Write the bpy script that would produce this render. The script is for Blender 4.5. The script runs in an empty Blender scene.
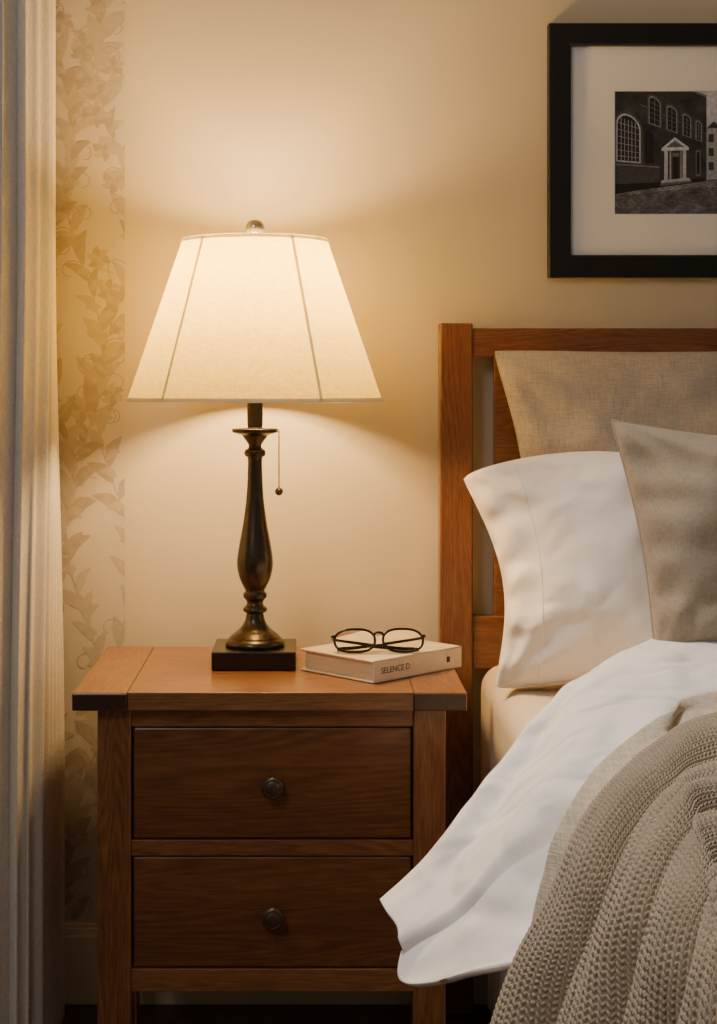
import bpy, math, random
import numpy as np
from mathutils import Vector, Matrix, noise
random.seed(7); np.random.seed(7)

# ---------------------------------------------------------------- camera model (metres)
CAM_Z = 1.13      # eye height
WALL = 2.87       # distance camera -> back wall (wall plane is y = 0)
F = 1567.0
CX, CY = 310.0, 385.0
def P(u, v, d):
    """image pixel (u, v) + chosen depth d -> world metres"""
    return ((u-CX)*d/F, d-WALL, CAM_Z-(v-CY)*d/F)
def Y(d): return d-WALL

cam_d = bpy.data.cameras.new("camera"); cam = bpy.data.objects.new("camera", cam_d)
bpy.context.scene.collection.objects.link(cam)
cam.location = (0, -WALL, CAM_Z); cam.rotation_euler = (math.radians(90), 0, 0)
cam_d.sensor_fit = 'VERTICAL'; cam_d.sensor_height = 36; cam_d.sensor_width = 36
cam_d.lens = 36*F/1024
cam_d.shift_x = (358.5-CX)/1024.0
cam_d.shift_y = -(512-CY)/1024.0
bpy.context.scene.camera = cam

# ---------------------------------------------------------------- helpers
COL = bpy.context.scene.collection
def srgb(r, g, b):
    f = lambda c: (c/255/12.92) if c/255 <= 0.04045 else ((c/255+0.055)/1.055)**2.4
    return (f(r), f(g), f(b), 1)

def parent(c, p):
    c.parent = p
    c.matrix_parent_inverse = Matrix.Translation(-Vector(p.location))

def mk(name, verts, faces, mat=None, par=None, smooth=False, uvs=None, matidx=None, origin=None):
    v = np.array(verts, dtype=float)
    if origin is None:
        lo, hi = v.min(0), v.max(0)
        origin = ((lo[0]+hi[0])/2, (lo[1]+hi[1])/2, lo[2])
    v = v-np.array(origin)
    me = bpy.data.meshes.new(name)
    me.from_pydata(v.tolist(), [], faces if isinstance(faces, list) else faces.tolist())
    mats = mat if isinstance(mat, (list, tuple)) else [mat]
    for m in mats:
        if m: me.materials.append(m)
    if matidx is not None:
        me.polygons.foreach_set("material_index", matidx)
    if smooth:
        me.polygons.foreach_set("use_smooth", [True]*len(me.polygons))
    me.update()
    ob = bpy.data.objects.new(name, me); ob.location = origin
    COL.objects.link(ob)
    if par: parent(ob, par)
    return ob

def empty(name, loc, label, cat, **kw):
    e = bpy.data.objects.new(name, None); e.location = loc; e.empty_display_size = 0.05
    COL.objects.link(e); e["label"] = label; e["category"] = cat
    for k, v in kw.items(): e[k] = v
    return e
def tag(o, label, cat, **kw):
    o["label"] = label; o["category"] = cat
    for k, v in kw.items(): o[k] = v
def struct(o): o["kind"] = "structure"

def bevel(o, w=0.002, seg=2):
    m = o.modifiers.new("bevel", 'BEVEL'); m.width = w; m.segments = seg; m.limit_method = 'ANGLE'
    m.harden_normals = False
    return o

def boxes(name, bl, mat, par=None, bev=0.0015, seg=2):
    V, Fc = [], []
    for (x0, x1, y0, y1, z0, z1) in bl:
        b = len(V)
        V += [(x0,y0,z0),(x1,y0,z0),(x1,y1,z0),(x0,y1,z0),(x0,y0,z1),(x1,y0,z1),(x1,y1,z1),(x0,y1,z1)]
        Fc += [[b,b+3,b+2,b+1],[b+4,b+5,b+6,b+7],[b,b+1,b+5,b+4],[b+1,b+2,b+6,b+5],[b+2,b+3,b+7,b+6],[b+3,b,b+4,b+7]]
    o = mk(name, V, Fc, mat, par)
    if bev: bevel(o, bev, seg)
    return o

def lathe(name, prof, c, mat, par=None, seg=72, axis='z', cap=True):
    V, Fc = [], []
    for r, h in prof:
        for k in range(seg):
            a = 2*math.pi*k/seg
            if axis == 'z': V.append((c[0]+r*math.cos(a), c[1]+r*math.sin(a), h))
            else:           V.append((c[0]+r*math.cos(a), c[1]-h, c[2]+r*math.sin(a)))   # towards -y
    n = len(prof)
    for i in range(n-1):
        for k in range(seg):
            k2 = (k+1) % seg
            Fc.append([i*seg+k, i*seg+k2, (i+1)*seg+k2, (i+1)*seg+k])
    if cap:
        Fc.append(list(range(seg))[::-1]); Fc.append([(n-1)*seg+k for k in range(seg)])
    return mk(name, V, Fc, mat, par, smooth=True)

def smooth_prof(prof, n=6):
    out = []
    p = [prof[0]]+list(prof)+[prof[-1]]
    for i in range(1, len(p)-2):
        for k in range(n):
            t = k/n
            q = []
            for d in range(2):
                a, b, c2, e = p[i-1][d], p[i][d], p[i+1][d], p[i+2][d]
                q.append(0.5*((2*b)+(-a+c2)*t+(2*a-5*b+4*c2-e)*t*t+(-a+3*b-3*c2+e)*t**3))
            out.append((max(q[0], 0.0003), q[1]))
    out.append(prof[-1])
    return out

def tube_geo(pts, r, closed=False, seg=8, base=0):
    pts = [Vector(p) for p in pts]; n = len(pts)
    V, Fc = [], []
    prevN = None
    for i, p in enumerate(pts):
        a = pts[(i-1) % n] if (closed or i > 0) else p
        b = pts[(i+1) % n] if (closed or i < n-1) else p
        t = (b-a).normalized()
        if prevN is None:
            N = t.orthogonal().normalized()
        else:
            N = (prevN-t*prevN.dot(t)).normalized()
        prevN = N
        B = t.cross(N)
        rr = r(i/(n-1)) if callable(r) else r
        for k in range(seg):
            an = 2*math.pi*k/seg
            V.append(tuple(p+N*(rr*math.cos(an))+B*(rr*math.sin(an))))
    m = n if closed else n-1
    for i in range(m):
        i2 = (i+1) % n
        off = 0
        if closed and i == n-1:
            off = min(range(seg), key=lambda o: (Vector(V[i2*seg+o])-Vector(V[i*seg])).length)
        for k in range(seg):
            k2 = (k+1) % seg
            Fc.append([base+i*seg+k, base+i*seg+k2, base+i2*seg+(k2+off) % seg, base+i2*seg+(k+off) % seg])
    if not closed:
        Fc.append([base+k for k in range(seg)][::-1]); Fc.append([base+(n-1)*seg+k for k in range(seg)])
    return V, Fc

def tubes(name, lst, mat, par=None):
    V, Fc = [], []
    for pts, r, closed in lst:
        v, f = tube_geo(pts, r, closed, base=len(V)); V += v; Fc += f
    return mk(name, V, Fc, mat, par, smooth=True)

def cr(Pc, n, lo=0.0, hi=None):
    """Catmull-Rom along axis 0 to n samples"""
    Pc = np.asarray(Pc, float); k = len(Pc)
    if hi is None: hi = k-1
    ext = np.concatenate([[2*Pc[0]-Pc[1]], Pc, [2*Pc[-1]-Pc[-2]]])
    t = np.linspace(lo, hi, n); i = np.minimum(t.astype(int), k-2); f = t-i
    sh = (n,)+(1,)*(Pc.ndim-1); f = f.reshape(sh)
    a, b, c, d = ext[i], ext[i+1], ext[i+2], ext[i+3]
    return 0.5*((2*b)+(-a+c)*f+(2*a-5*b+4*c-d)*f*f+(-a+3*b-3*c+d)*f**3)

def surf(ctrl, n, m, lo=0.0, hi=None):
    g = cr(np.array(ctrl, float), n, lo, hi)
    g = cr(g.transpose(1, 0, 2), m).transpose(1, 0, 2)
    return g
def normals(g):
    a = np.gradient(g, axis=0); b = np.gradient(g, axis=1)
    N = np.cross(a, b); N /= np.linalg.norm(N, axis=2, keepdims=True)+1e-9
    return N
def grid_faces(n, m, flip=False):
    i = np.arange(n-1)[:, None]; j = np.arange(m-1)[None, :]
    a = i*m+j; f = np.stack([a, a+1, a+m+1, a+m], axis=-1).reshape(-1, 4)
    return f[:, ::-1] if flip else f
def nz(g, scale, seed=0):
    out = np.zeros(g.shape[:2])
    for i in range(g.shape[0]):
        for j in range(g.shape[1]):
            p = g[i, j]
            out[i, j] = noise.noise(Vector((p[0]*scale+seed, p[1]*scale, p[2]*scale)))
    return out
def sstep(x, a, b):
    t = np.clip((x-a)/(b-a), 0, 1); return t*t*(3-2*t)
def blur_axis(A, w, axis):
    """box-blur twice along an axis with edge padding"""
    for _ in range(2):
        pad = [(0, 0)]*A.ndim; pad[axis] = (w, w)
        B = np.pad(A, pad, mode='edge'); Cc = np.cumsum(B, axis=axis)
        hi_ = np.take(Cc, range(2*w, B.shape[axis]), axis=axis)
        lo_ = np.take(Cc, range(0, B.shape[axis]-2*w), axis=axis)
        A = (hi_-lo_)/(2*w)
    return A

# ---------------------------------------------------------------- materials
def newmat(name):
    m = bpy.data.materials.new(name); m.use_nodes = True
    nt = m.node_tree; b = nt.nodes["Principled BSDF"]
    return m, nt, b
def N(nt, t, **kw):
    n = nt.nodes.new(t)
    for k, v in kw.items(): setattr(n, k, v)
    return n
def simple(name, col, rough=0.6, metal=0, bump=0, bscale=200, var=0.0, vscale=8, spec=None, stretch=(1,1,1), sheen=0, bdist=0.002, bdet=3):
    m, nt, b = newmat(name)
    b.inputs["Roughness"].default_value = rough; b.inputs["Metallic"].default_value = metal
    b.inputs["Base Color"].default_value = col
    if spec is not None: b.inputs["Specular IOR Level"].default_value = spec
    if sheen: b.inputs["Sheen Weight"].default_value = sheen
    tc = N(nt, "ShaderNodeTexCoord"); mp = N(nt, "ShaderNodeMapping"); mp.inputs["Scale"].default_value = stretch
    nt.links.new(tc.outputs["Object"], mp.inputs[0])
    if var:
        n1 = N(nt, "ShaderNodeTexNoise"); n1.inputs["Scale"].default_value = vscale; n1.inputs["Detail"].default_value = 5
        nt.links.new(mp.outputs[0], n1.inputs["Vector"])
        r = N(nt, "ShaderNodeValToRGB")
        r.color_ramp.elements[0].position = 0.3; r.color_ramp.elements[1].position = 0.7
        r.color_ramp.elements[0].color = tuple(c*(1-var) for c in col[:3])+(1,)
        r.color_ramp.elements[1].color = tuple(min(1, c*(1+var)) for c in col[:3])+(1,)
        nt.links.new(n1.outputs[0], r.inputs[0]); nt.links.new(r.outputs[0], b.inputs["Base Color"])
    if bump:
        n2 = N(nt, "ShaderNodeTexNoise"); n2.inputs["Scale"].default_value = bscale; n2.inputs["Detail"].default_value = bdet
        nt.links.new(mp.outputs[0], n2.inputs["Vector"])
        bp = N(nt, "ShaderNodeBump"); bp.inputs["Strength"].default_value = bump; bp.inputs["Distance"].default_value = bdist
        nt.links.new(n2.outputs[0], bp.inputs["Height"]); nt.links.new(bp.outputs[0], b.inputs["Normal"])
    return m

def cotton(name, col, scale=7.0, crease=0.012, stretch=(1, 1, 1)):
    """crumpled cotton: broad soft dents, crossing creases and a fine thread bump"""
    m, nt, b = newmat(name)
    b.inputs["Base Color"].default_value = col; b.inputs["Roughness"].default_value = 0.95; b.inputs["Specular IOR Level"].default_value = 0.08
    b.inputs["Sheen Weight"].default_value = 0.08
    tc = N(nt, "ShaderNodeTexCoord"); mp = N(nt, "ShaderNodeMapping"); mp.inputs["Scale"].default_value = stretch
    nt.links.new(tc.outputs["Object"], mp.inputs[0])
    w = N(nt, "ShaderNodeTexNoise"); w.inputs["Scale"].default_value = scale*0.6; w.inputs["Detail"].default_value = 1
    nt.links.new(mp.outputs[0], w.inputs["Vector"])
    sc = N(nt, "ShaderNodeVectorMath", operation='SCALE'); sc.inputs["Scale"].default_value = 0.25
    nt.links.new(w.outputs["Color"], sc.inputs[0])
    ad = N(nt, "ShaderNodeVectorMath", operation='ADD'); nt.links.new(mp.outputs[0], ad.inputs[0]); nt.links.new(sc.outputs[0], ad.inputs[1])
    n1 = N(nt, "ShaderNodeTexNoise"); n1.inputs["Scale"].default_value = scale; n1.inputs["Detail"].default_value = 1.5
    nt.links.new(ad.outputs[0], n1.inputs["Vector"])
    s1 = N(nt, "ShaderNodeMath", operation='SUBTRACT'); s1.inputs[1].default_value = 0.5; nt.links.new(n1.outputs[0], s1.inputs[0])
    ab = N(nt, "ShaderNodeMath", operation='ABSOLUTE'); nt.links.new(s1.outputs[0], ab.inputs[0])
    sm = N(nt, "ShaderNodeMapRange", interpolation_type='SMOOTHSTEP'); sm.inputs[1].default_value = 0.0; sm.inputs[2].default_value = 0.14
    nt.links.new(ab.outputs[0], sm.inputs[0])
    b1 = N(nt, "ShaderNodeBump"); b1.inputs["Strength"].default_value = 0.42; b1.inputs["Distance"].default_value = crease
    nt.links.new(sm.outputs[0], b1.inputs["Height"])
    n2 = N(nt, "ShaderNodeTexNoise"); n2.inputs["Scale"].default_value = scale*3.2; n2.inputs["Detail"].default_value = 4
    nt.links.new(ad.outputs[0], n2.inputs["Vector"])
    b2 = N(nt, "ShaderNodeBump"); b2.inputs["Strength"].default_value = 0.26; b2.inputs["Distance"].default_value = 0.007
    nt.links.new(n2.outputs[0], b2.inputs["Height"]); nt.links.new(b1.outputs[0], b2.inputs["Normal"])
    n3 = N(nt, "ShaderNodeTexNoise"); n3.inputs["Scale"].default_value = 700; nt.links.new(mp.outputs[0], n3.inputs["Vector"])
    b3 = N(nt, "ShaderNodeBump"); b3.inputs["Strength"].default_value = 0.25; b3.inputs["Distance"].default_value = 0.0006
    nt.links.new(n3.outputs[0], b3.inputs["Height"]); nt.links.new(b2.outputs[0], b3.inputs["Normal"])
    nt.links.new(b3.outputs[0], b.inputs["Normal"])
    return m

def weave(name, col, col2, scale=900, rough=0.9, bump=0.5, sheen=0.2, dist=0.001, trans=0.0, ratio=0.12):
    """woven cloth: crossing threads with slubs"""
    m, nt, b = newmat(name)
    b.inputs["Roughness"].default_value = rough; b.inputs["Sheen Weight"].default_value = sheen
    b.inputs["Specular IOR Level"].default_value = 0.2
    tc = N(nt, "ShaderNodeTexCoord")
    outs = []
    for st in ((scale, scale*ratio, scale*ratio), (scale*ratio, scale*ratio, scale)):
        mp = N(nt, "ShaderNodeMapping"); mp.inputs["Scale"].default_value = st
        nt.links.new(tc.outputs["Object"], mp.inputs[0])
        n = N(nt, "ShaderNodeTexNoise"); n.inputs["Scale"].default_value = 1.0; n.inputs["Detail"].default_value = 2
        nt.links.new(mp.outputs[0], n.inputs["Vector"]); outs.append(n)
    mx = N(nt, "ShaderNodeMath", operation='ADD')
    nt.links.new(outs[0].outputs[0], mx.inputs[0]); nt.links.new(outs[1].outputs[0], mx.inputs[1])
    hf = N(nt, "ShaderNodeMath", operation='MULTIPLY'); hf.inputs[1].default_value = 0.5
    nt.links.new(mx.outputs[0], hf.inputs[0])
    r = N(nt, "ShaderNodeValToRGB")
    r.color_ramp.elements[0].position = 0.36; r.color_ramp.elements[1].position = 0.62
    r.color_ramp.elements[0].color = col2; r.color_ramp.elements[1].color = col
    nt.links.new(hf.outputs[0], r.inputs[0]); nt.links.new(r.outputs[0], b.inputs["Base Color"])
    bp = N(nt, "ShaderNodeBump"); bp.inputs["Strength"].default_value = bump; bp.inputs["Distance"].default_value = dist
    nt.links.new(hf.outputs[0], bp.inputs["Height"]); nt.links.new(bp.outputs[0], b.inputs["Normal"])
    if trans:
        o = nt.nodes["Material Output"]; mixs = N(nt, "ShaderNodeMixShader"); t = N(nt, "ShaderNodeBsdfTranslucent")
        mixs.inputs[0].default_value = trans; nt.links.new(r.outputs[0], t.inputs[0])
        nt.links.new(b.outputs[0], mixs.inputs[1]); nt.links.new(t.outputs[0], mixs.inputs[2]); nt.links.new(mixs.outputs[0], o.inputs[0])
    return m

def wood(name, axis, light, mid, dark, rough=0.32, scale=1.0):
    m, nt, b = newmat(name)
    b.inputs["Roughness"].default_value = rough
    tc = N(nt, "ShaderNodeTexCoord"); mp = N(nt, "ShaderNodeMapping")
    s = [14*scale]*3; s[axis] = 1.3*scale
    mp.inputs["Scale"].default_value = s
    nt.links.new(tc.outputs["Object"], mp.inputs[0])
    oi = N(nt, "ShaderNodeObjectInfo")
    ad = N(nt, "ShaderNodeVectorMath", operation='ADD')
    ml = N(nt, "ShaderNodeMath", operation='MULTIPLY'); ml.inputs[1].default_value = 20
    nt.links.new(oi.outputs["Random"], ml.inputs[0])
    nt.links.new(mp.outputs[0], ad.inputs[0]); nt.links.new(ml.outputs[0], ad.inputs[1])
    n1 = N(nt, "ShaderNodeTexNoise"); n1.inputs["Scale"].default_value = 1; n1.inputs["Detail"].default_value = 1.5; n1.inputs["Distortion"].default_value = 0.3
    nt.links.new(ad.outputs[0], n1.inputs["Vector"])
    k = N(nt, "ShaderNodeMath", operation='MULTIPLY'); k.inputs[1].default_value = 30
    nt.links.new(n1.outputs[0], k.inputs[0])
    fr = N(nt, "ShaderNodeMath", operation='PINGPONG'); fr.inputs[1].default_value = 0.5
    nt.links.new(k.outputs[0], fr.inputs[0])
    fine = N(nt, "ShaderNodeTexNoise"); fine.inputs["Scale"].default_value = 26; fine.inputs["Detail"].default_value = 3
    nt.links.new(ad.outputs[0], fine.inputs["Vector"])
    mx = N(nt, "ShaderNodeMath", operation='ADD')
    f2 = N(nt, "ShaderNodeMath", operation='MULTIPLY'); f2.inputs[1].default_value = 0.55
    nt.links.new(fine.outputs[0], f2.inputs[0])
    k2 = N(nt, "ShaderNodeMath", operation='MULTIPLY'); k2.inputs[1].default_value = 0.34
    nt.links.new(fr.outputs[0], k2.inputs[0])
    big = N(nt, "ShaderNodeMath", operation='MULTIPLY'); big.inputs[1].default_value = 0.34
    nt.links.new(n1.outputs[0], big.inputs[0])
    nt.links.new(f2.outputs[0], mx.inputs[0]); nt.links.new(k2.outputs[0], mx.inputs[1])
    mx2 = N(nt, "ShaderNodeMath", operation='ADD'); nt.links.new(mx.outputs[0], mx2.inputs[0]); nt.links.new(big.outputs[0], mx2.inputs[1])
    r = N(nt, "ShaderNodeValToRGB")
    e = r.color_ramp.elements
    e[0].position = 0.30; e[0].color = dark; e[1].position = 0.76; e[1].color = light
    x = e.new(0.53); x.color = mid
    nt.links.new(mx2.outputs[0], r.inputs[0]); nt.links.new(r.outputs[0], b.inputs["Base Color"])
    bp = N(nt, "ShaderNodeBump"); bp.inputs["Strength"].default_value = 0.06; bp.inputs["Distance"].default_value = 0.001
    nt.links.new(mx2.outputs[0], bp.inputs["Height"]); nt.links.new(bp.outputs[0], b.inputs["Normal"])
    b.inputs["Coat Weight"].default_value = 0.35; b.inputs["Coat Roughness"].default_value = 0.22
    return m

WL, WM, WD = srgb(156,106,65), srgb(131,84,50), srgb(98,59,35)
wood_x = wood("cherry_wood_x", 0, WL, WM, WD)
wood_z = wood("cherry_wood_z", 2, WL, WM, WD)
TOPC = (srgb(158,112,70), srgb(134,90,55), srgb(102,63,39))
wood_tx = wood("cherry_top_x", 0, *TOPC); wood_y = wood("cherry_top_y", 1, *TOPC)
wood_dr = wood("cherry_wood_drawer", 0, srgb(136,88,53), srgb(113,70,41), srgb(84,50,30), scale=0.7)
wood_end = wood("cherry_end_grain", 1, srgb(78,50,33), srgb(63,39,26), srgb(48,29,19))
HB = (srgb(148,97,58), srgb(125,78,46), srgb(96,58,34))
hb_x = wood("headboard_wood_x", 0, *HB); hb_z = wood("headboard_wood_z", 2, *HB)
floor_m = wood("floor_wood", 1, srgb(82,48,28), srgb(62,36,22), srgb(44,26,16), rough=0.45)
paint = simple("wall_paint", srgb(213,202,179), 0.85, bump=0.12, bscale=350, var=0.02, vscale=3, spec=0.2)
trimp = simple("trim_paint", srgb(226,214,192), 0.5)
ceil_m = simple("ceiling_paint", srgb(225,218,205), 0.9)
wp_base = simple("wallpaper_ground", srgb(205,199,190), 0.8, bump=0.1, bscale=300, var=0.03, vscale=14)
wp_leaf = simple("wallpaper_leaf", srgb(176,166,153), 0.8, var=0.10, vscale=60)
wp_leaf2 = simple("wallpaper_leaf_pale", srgb(188,179,167), 0.8, var=0.08, vscale=60)
bronze, nt, b = newmat("dark_bronze")
b.inputs["Metallic"].default_value = 0.75; b.inputs["Roughness"].default_value = 0.28
n1 = N(nt, "ShaderNodeTexNoise"); n1.inputs["Scale"].default_value = 18
r = N(nt, "ShaderNodeValToRGB"); r.color_ramp.elements[0].color = srgb(62,54,46); r.color_ramp.elements[1].color = srgb(98,87,73)
nt.links.new(n1.outputs[0], r.inputs[0]); nt.links.new(r.outputs[0], b.inputs["Base Color"])
plinth_m = simple("black_plinth", srgb(22,19,17), 0.25, bump=0.03)
brass = simple("antique_brass", srgb(150,124,88), 0.35, metal=1)
nickel = simple("pale_metal", srgb(205,190,165), 0.25, metal=0.8)
knob_m = simple("knob_bronze", srgb(96,82,68), 0.34, metal=0.6, var=0.2, vscale=90)
white_cot = cotton("white_cotton", srgb(243,237,229), 7.0, 0.011)
duvet_m = cotton("white_duvet_cotton", srgb(243,240,236), 6.0, 0.013, stretch=(1, 1.6, 1))
skirt_m = simple("bed_skirt_cotton", srgb(225,220,212), 0.9)
sheet_m = simple("cream_sheet", srgb(216,199,172), 0.9, bump=0.15, bscale=25, spec=0.15)
cover_m = weave("coverlet_cotton", srgb(220,206,184), srgb(194,179,156), 420, bump=0.7, dist=0.003)
sham_m = weave("sham_weave", srgb(206,198,185), srgb(176,168,155), 640, bump=0.9, dist=0.0022, ratio=0.08)
tan_m = weave("tan_linen", srgb(166,154,137), srgb(146,134,117), 1000, bump=0.6)
curt_m = weave("curtain_linen", srgb(232,228,221), srgb(212,207,199), 900, bump=0.4, trans=0.12)
black_fr = simple("black_frame", srgb(18,18,19), 0.4)
mat_board = simple("mat_board", srgb(247,247,248), 0.9)
black_ac = simple("black_acetate", srgb(14,12,12), 0.12)
paper = simple("book_pages", srgb(226,208,178), 0.9, var=0.22, vscale=2, stretch=(1,1,500))
cover1 = simple("book_cover_cream", srgb(214,201,180), 0.55, var=0.10, vscale=25)
ink = simple("ink", srgb(56,47,42), 0.7)
yarn, nt, b = newmat("yarn")
b.inputs["Roughness"].default_value = 0.95; b.inputs["Sheen Weight"].default_value = 0.1; b.inputs["Specular IOR Level"].default_value = 0.1
n1 = N(nt, "ShaderNodeTexNoise"); n1.inputs["Scale"].default_value = 500; n1.inputs["Detail"].default_value = 3
tc = N(nt, "ShaderNodeTexCoord"); nt.links.new(tc.outputs["Object"], n1.inputs["Vector"])
r = N(nt, "ShaderNodeValToRGB"); r.color_ramp.elements[0].position = .3; r.color_ramp.elements[1].position = .7
r.color_ramp.elements[0].color = srgb(148,135,117); r.color_ramp.elements[1].color = srgb(184,170,150)
nt.links.new(n1.outputs[0], r.inputs[0]); nt.links.new(r.outputs[0], b.inputs["Base Color"])
bp = N(nt, "ShaderNodeBump"); bp.inputs["Strength"].default_value = 0.6; bp.inputs["Distance"].default_value = 0.001
nt.links.new(n1.outputs[0], bp.inputs["Height"]); nt.links.new(bp.outputs[0], b.inputs["Normal"])

def translucent(name, c0, c1, front, mixv, sc=220):
    m = bpy.data.materials.new(name); m.use_nodes = True
    nt = m.node_tree; nt.nodes.clear()
    o = N(nt, "ShaderNodeOutputMaterial"); mixs = N(nt, "ShaderNodeMixShader"); d = N(nt, "ShaderNodeBsdfDiffuse"); t = N(nt, "ShaderNodeBsdfTranslucent")
    tc = N(nt, "ShaderNodeTexCoord")
    add = N(nt, "ShaderNodeMath", operation='ADD')
    for q, st in enumerate(((1, 1, 6), (6, 6, 1))):
        mp = N(nt, "ShaderNodeMapping"); mp.inputs["Scale"].default_value = st
        n1 = N(nt, "ShaderNodeTexNoise"); n1.inputs["Scale"].default_value = sc/3; n1.inputs["Detail"].default_value = 3
        nt.links.new(tc.outputs["Object"], mp.inputs[0]); nt.links.new(mp.outputs[0], n1.inputs["Vector"]); nt.links.new(n1.outputs[0], add.inputs[q])
    hf = N(nt, "ShaderNodeMath", operation='MULTIPLY'); hf.inputs[1].default_value = 0.5; nt.links.new(add.outputs[0], hf.inputs[0])
    r = N(nt, "ShaderNodeValToRGB"); r.color_ramp.elements[0].position = .35; r.color_ramp.elements[1].position = .65
    r.color_ramp.elements[0].color = c0; r.color_ramp.elements[1].color = c1
    nt.links.new(hf.outputs[0], r.inputs[0]); nt.links.new(r.outputs[0], t.inputs[0])
    d.inputs[0].default_value = front; mixs.inputs[0].default_value = mixv
    nt.links.new(d.outputs[0], mixs.inputs[1]); nt.links.new(t.outputs[0], mixs.inputs[2]); nt.links.new(mixs.outputs[0], o.inputs[0])
    return m
shade_m = translucent("shade_fabric", (.47,.385,.085,1), (.66,.54,.13,1), srgb(134,122,92), 0.64)
seam_m = translucent("shade_trim_fabric", (.36,.36,.36,1), (.44,.44,.44,1), srgb(220,216,210), 0.60)
lens_m, nt, b = newmat("lens_glass")
b.inputs["Transmission Weight"].default_value = 1; b.inputs["Roughness"].default_value = 0.01; b.inputs["IOR"].default_value = 1.3
b.inputs["Base Color"].default_value = (.95,.95,.95,1)

# ---------------------------------------------------------------- room shell
wall = boxes("wall_back", [(-1.6, 2.4, 0, 0.1, 0, 2.6)], paint, bev=0); struct(wall)
fl = boxes("floor", [(-1.6, 2.4, -4.6, 0.1, -0.05, 0)], floor_m, bev=0); struct(fl)
ce = boxes("ceiling", [(-1.6, 2.4, -4.6, 0.1, 2.6, 2.65)], ceil_m, bev=0); struct(ce)
wl = boxes("wall_left", [(-1.7, -1.6, -4.6, 0.1, 0, 2.6)], paint, bev=0); struct(wl)
bb = boxes("baseboard_back", [(-1.6, 2.4, -0.014, 0, 0, 0.125), (-1.6, 2.4, -0.009, 0, 0.125, 0.138), (-1.6, 2.4, -0.006, 0, 0.138, 0.146)], trimp, bev=0.002); struct(bb)

# wallpaper with scrolling vine / leaf figure
XR = -0.339
V = [(-1.59, -0.0015, 0.147), (XR, -0.0015, 0.147), (XR, -0.0015, 2.595), (-1.59, -0.0015, 2.595)]
Fc = [[0, 1, 2, 3]]; MI = [0]
lay = [0, 0]
def leaf(cx, cz, ang, L, W, mi, curl=0.12):
    """leaf as a strip of quads between its two edges, cropped at the strip edge"""
    n = 14
    ca, sa = math.cos(ang), math.sin(ang)
    lay[0] = (lay[0]+1) % 60
    y = -0.0016-0.000004*(lay[0]+60*lay[1])
    rows_ = []
    for i in range(n+1):
        t = i/n; w = W*max(0.0, math.sin(math.pi*t**0.85))**0.9*(1+0.05*math.sin(t*16))+0.0002
        row = []
        for sgn in (1, -1):
            a, b_ = L*t, sgn*w+curl*L*(math.sin(t*3)+0.6*t*t)
            row.append((cx+a*ca-b_*sa, cz+a*sa+b_*ca))
        rows_.append(row)
    if all(min(p[0] for p in r_) > XR for r_ in rows_): return
    b0 = len(V)
    for r_ in rows_:
        for x, z in r_: V.append((min(x, XR), y, min(2.59, max(z, 0.15))))
    for i in range(n):
        if all(V[b0+2*i+q][0] >= XR-1e-6 for q in range(4)): continue
        Fc.append([b0+2*i, b0+2*i+1, b0+2*i+3, b0+2*i+2]); MI.append(mi)
for vine in range(20):
    lay[1] = vine % 3
    x0 = -0.356-vine*0.056; ph = vine*2.3
    z = 0.08+0.01*(vine % 3); k = 0
    while z < 2.55:
        x = x0+0.034*math.sin(z*10+ph)
        a0 = math.atan2(1, 0.034*10*math.cos(z*10+ph))
        leaf(x, z, a0, 0.036, 0.0016, 1, 0.04)
        side = 1 if k % 2 else -1
        L = random.uniform(0.050, 0.074)
        leaf(x, z, a0+side*random.uniform(0.5, 0.95), L, L*random.uniform(.15,.21), 1 if random.random() < .5 else 2, side*random.uniform(-.25,-.05))
        if random.random() < .7:
            leaf(x+side*0.006, z+0.012, a0+side*random.uniform(1.1, 1.6), L*.55, L*.12, 2, -side*.2)
        if random.random() < .35:
            px, pz, aa = x, z, a0-side*0.7
            for q in range(10):
                leaf(px, pz, aa, 0.0085, 0.0010, 1, 0)
                px += 0.0072*math.cos(aa); pz += 0.0072*math.sin(aa); aa -= side*(0.18+0.06*q)
        if random.random() < .16:
            for q in range(6):
                leaf(x-side*0.028, z+0.012, q*1.047+z*5, 0.023, 0.0068, 1 if q % 2 else 2, .2)
        z += 0.030; k += 1
wp = mk("wall_back_wallpaper", V, Fc, [wp_base, wp_leaf, wp_leaf2], matidx=MI); struct(wp)

# ---------------------------------------------------------------- curtain: face panel plus return towards the wall
n, m = 80, 600
g = np.zeros((n, m, 3))
RET = 0.34; TOT = RET+0.55
for i in range(n):
    z = 0.006+(2.59-0.006)*i/(n-1)
    low = float(sstep(1.45-z, 0, 1.0))
    xe = -0.418-0.014*low; xb = -0.476+0.024*low
    for j in range(m):
        s = j/(m-1)*TOT
        if s < RET:
            t = s/RET
            env = min(1, t*8)*min(1, (1-t)*5+0.15)
            pl = 0.0120*math.cos(2*math.pi*s/0.050+0.8*math.sin(s*19+z*0.5))*env
            x = xb+(xe-xb)*t**0.8+pl-0.012*max(0, (t-0.9)/0.1)**2
            y = -0.05-0.37*t
        else:
            q = s-RET
            env = min(1, q/0.03)
            ph = 2*math.pi*q/0.030+0.7*math.sin(q*23+1)+0.3*math.sin(z*1.3+q*9)
            a = 0.026*(1+0.35*math.sin(z*1.1+q*31))
            x = xe-0.012-q+0.005*math.sin(2*ph)*env
            y = -0.42-a*(1-math.cos(ph))*0.9*env+0.004*math.sin(z*3+q*12)
        g[i, j] = (x, y, z)
cu = mk("curtain", g.reshape(-1, 3), grid_faces(n, m), curt_m, smooth=True)
so = cu.modifiers.new("solid", 'SOLIDIFY'); so.thickness = 0.002
tag(cu, "floor-length pale greige linen curtain in soft folds, warmly lit edge", "curtain")

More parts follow.
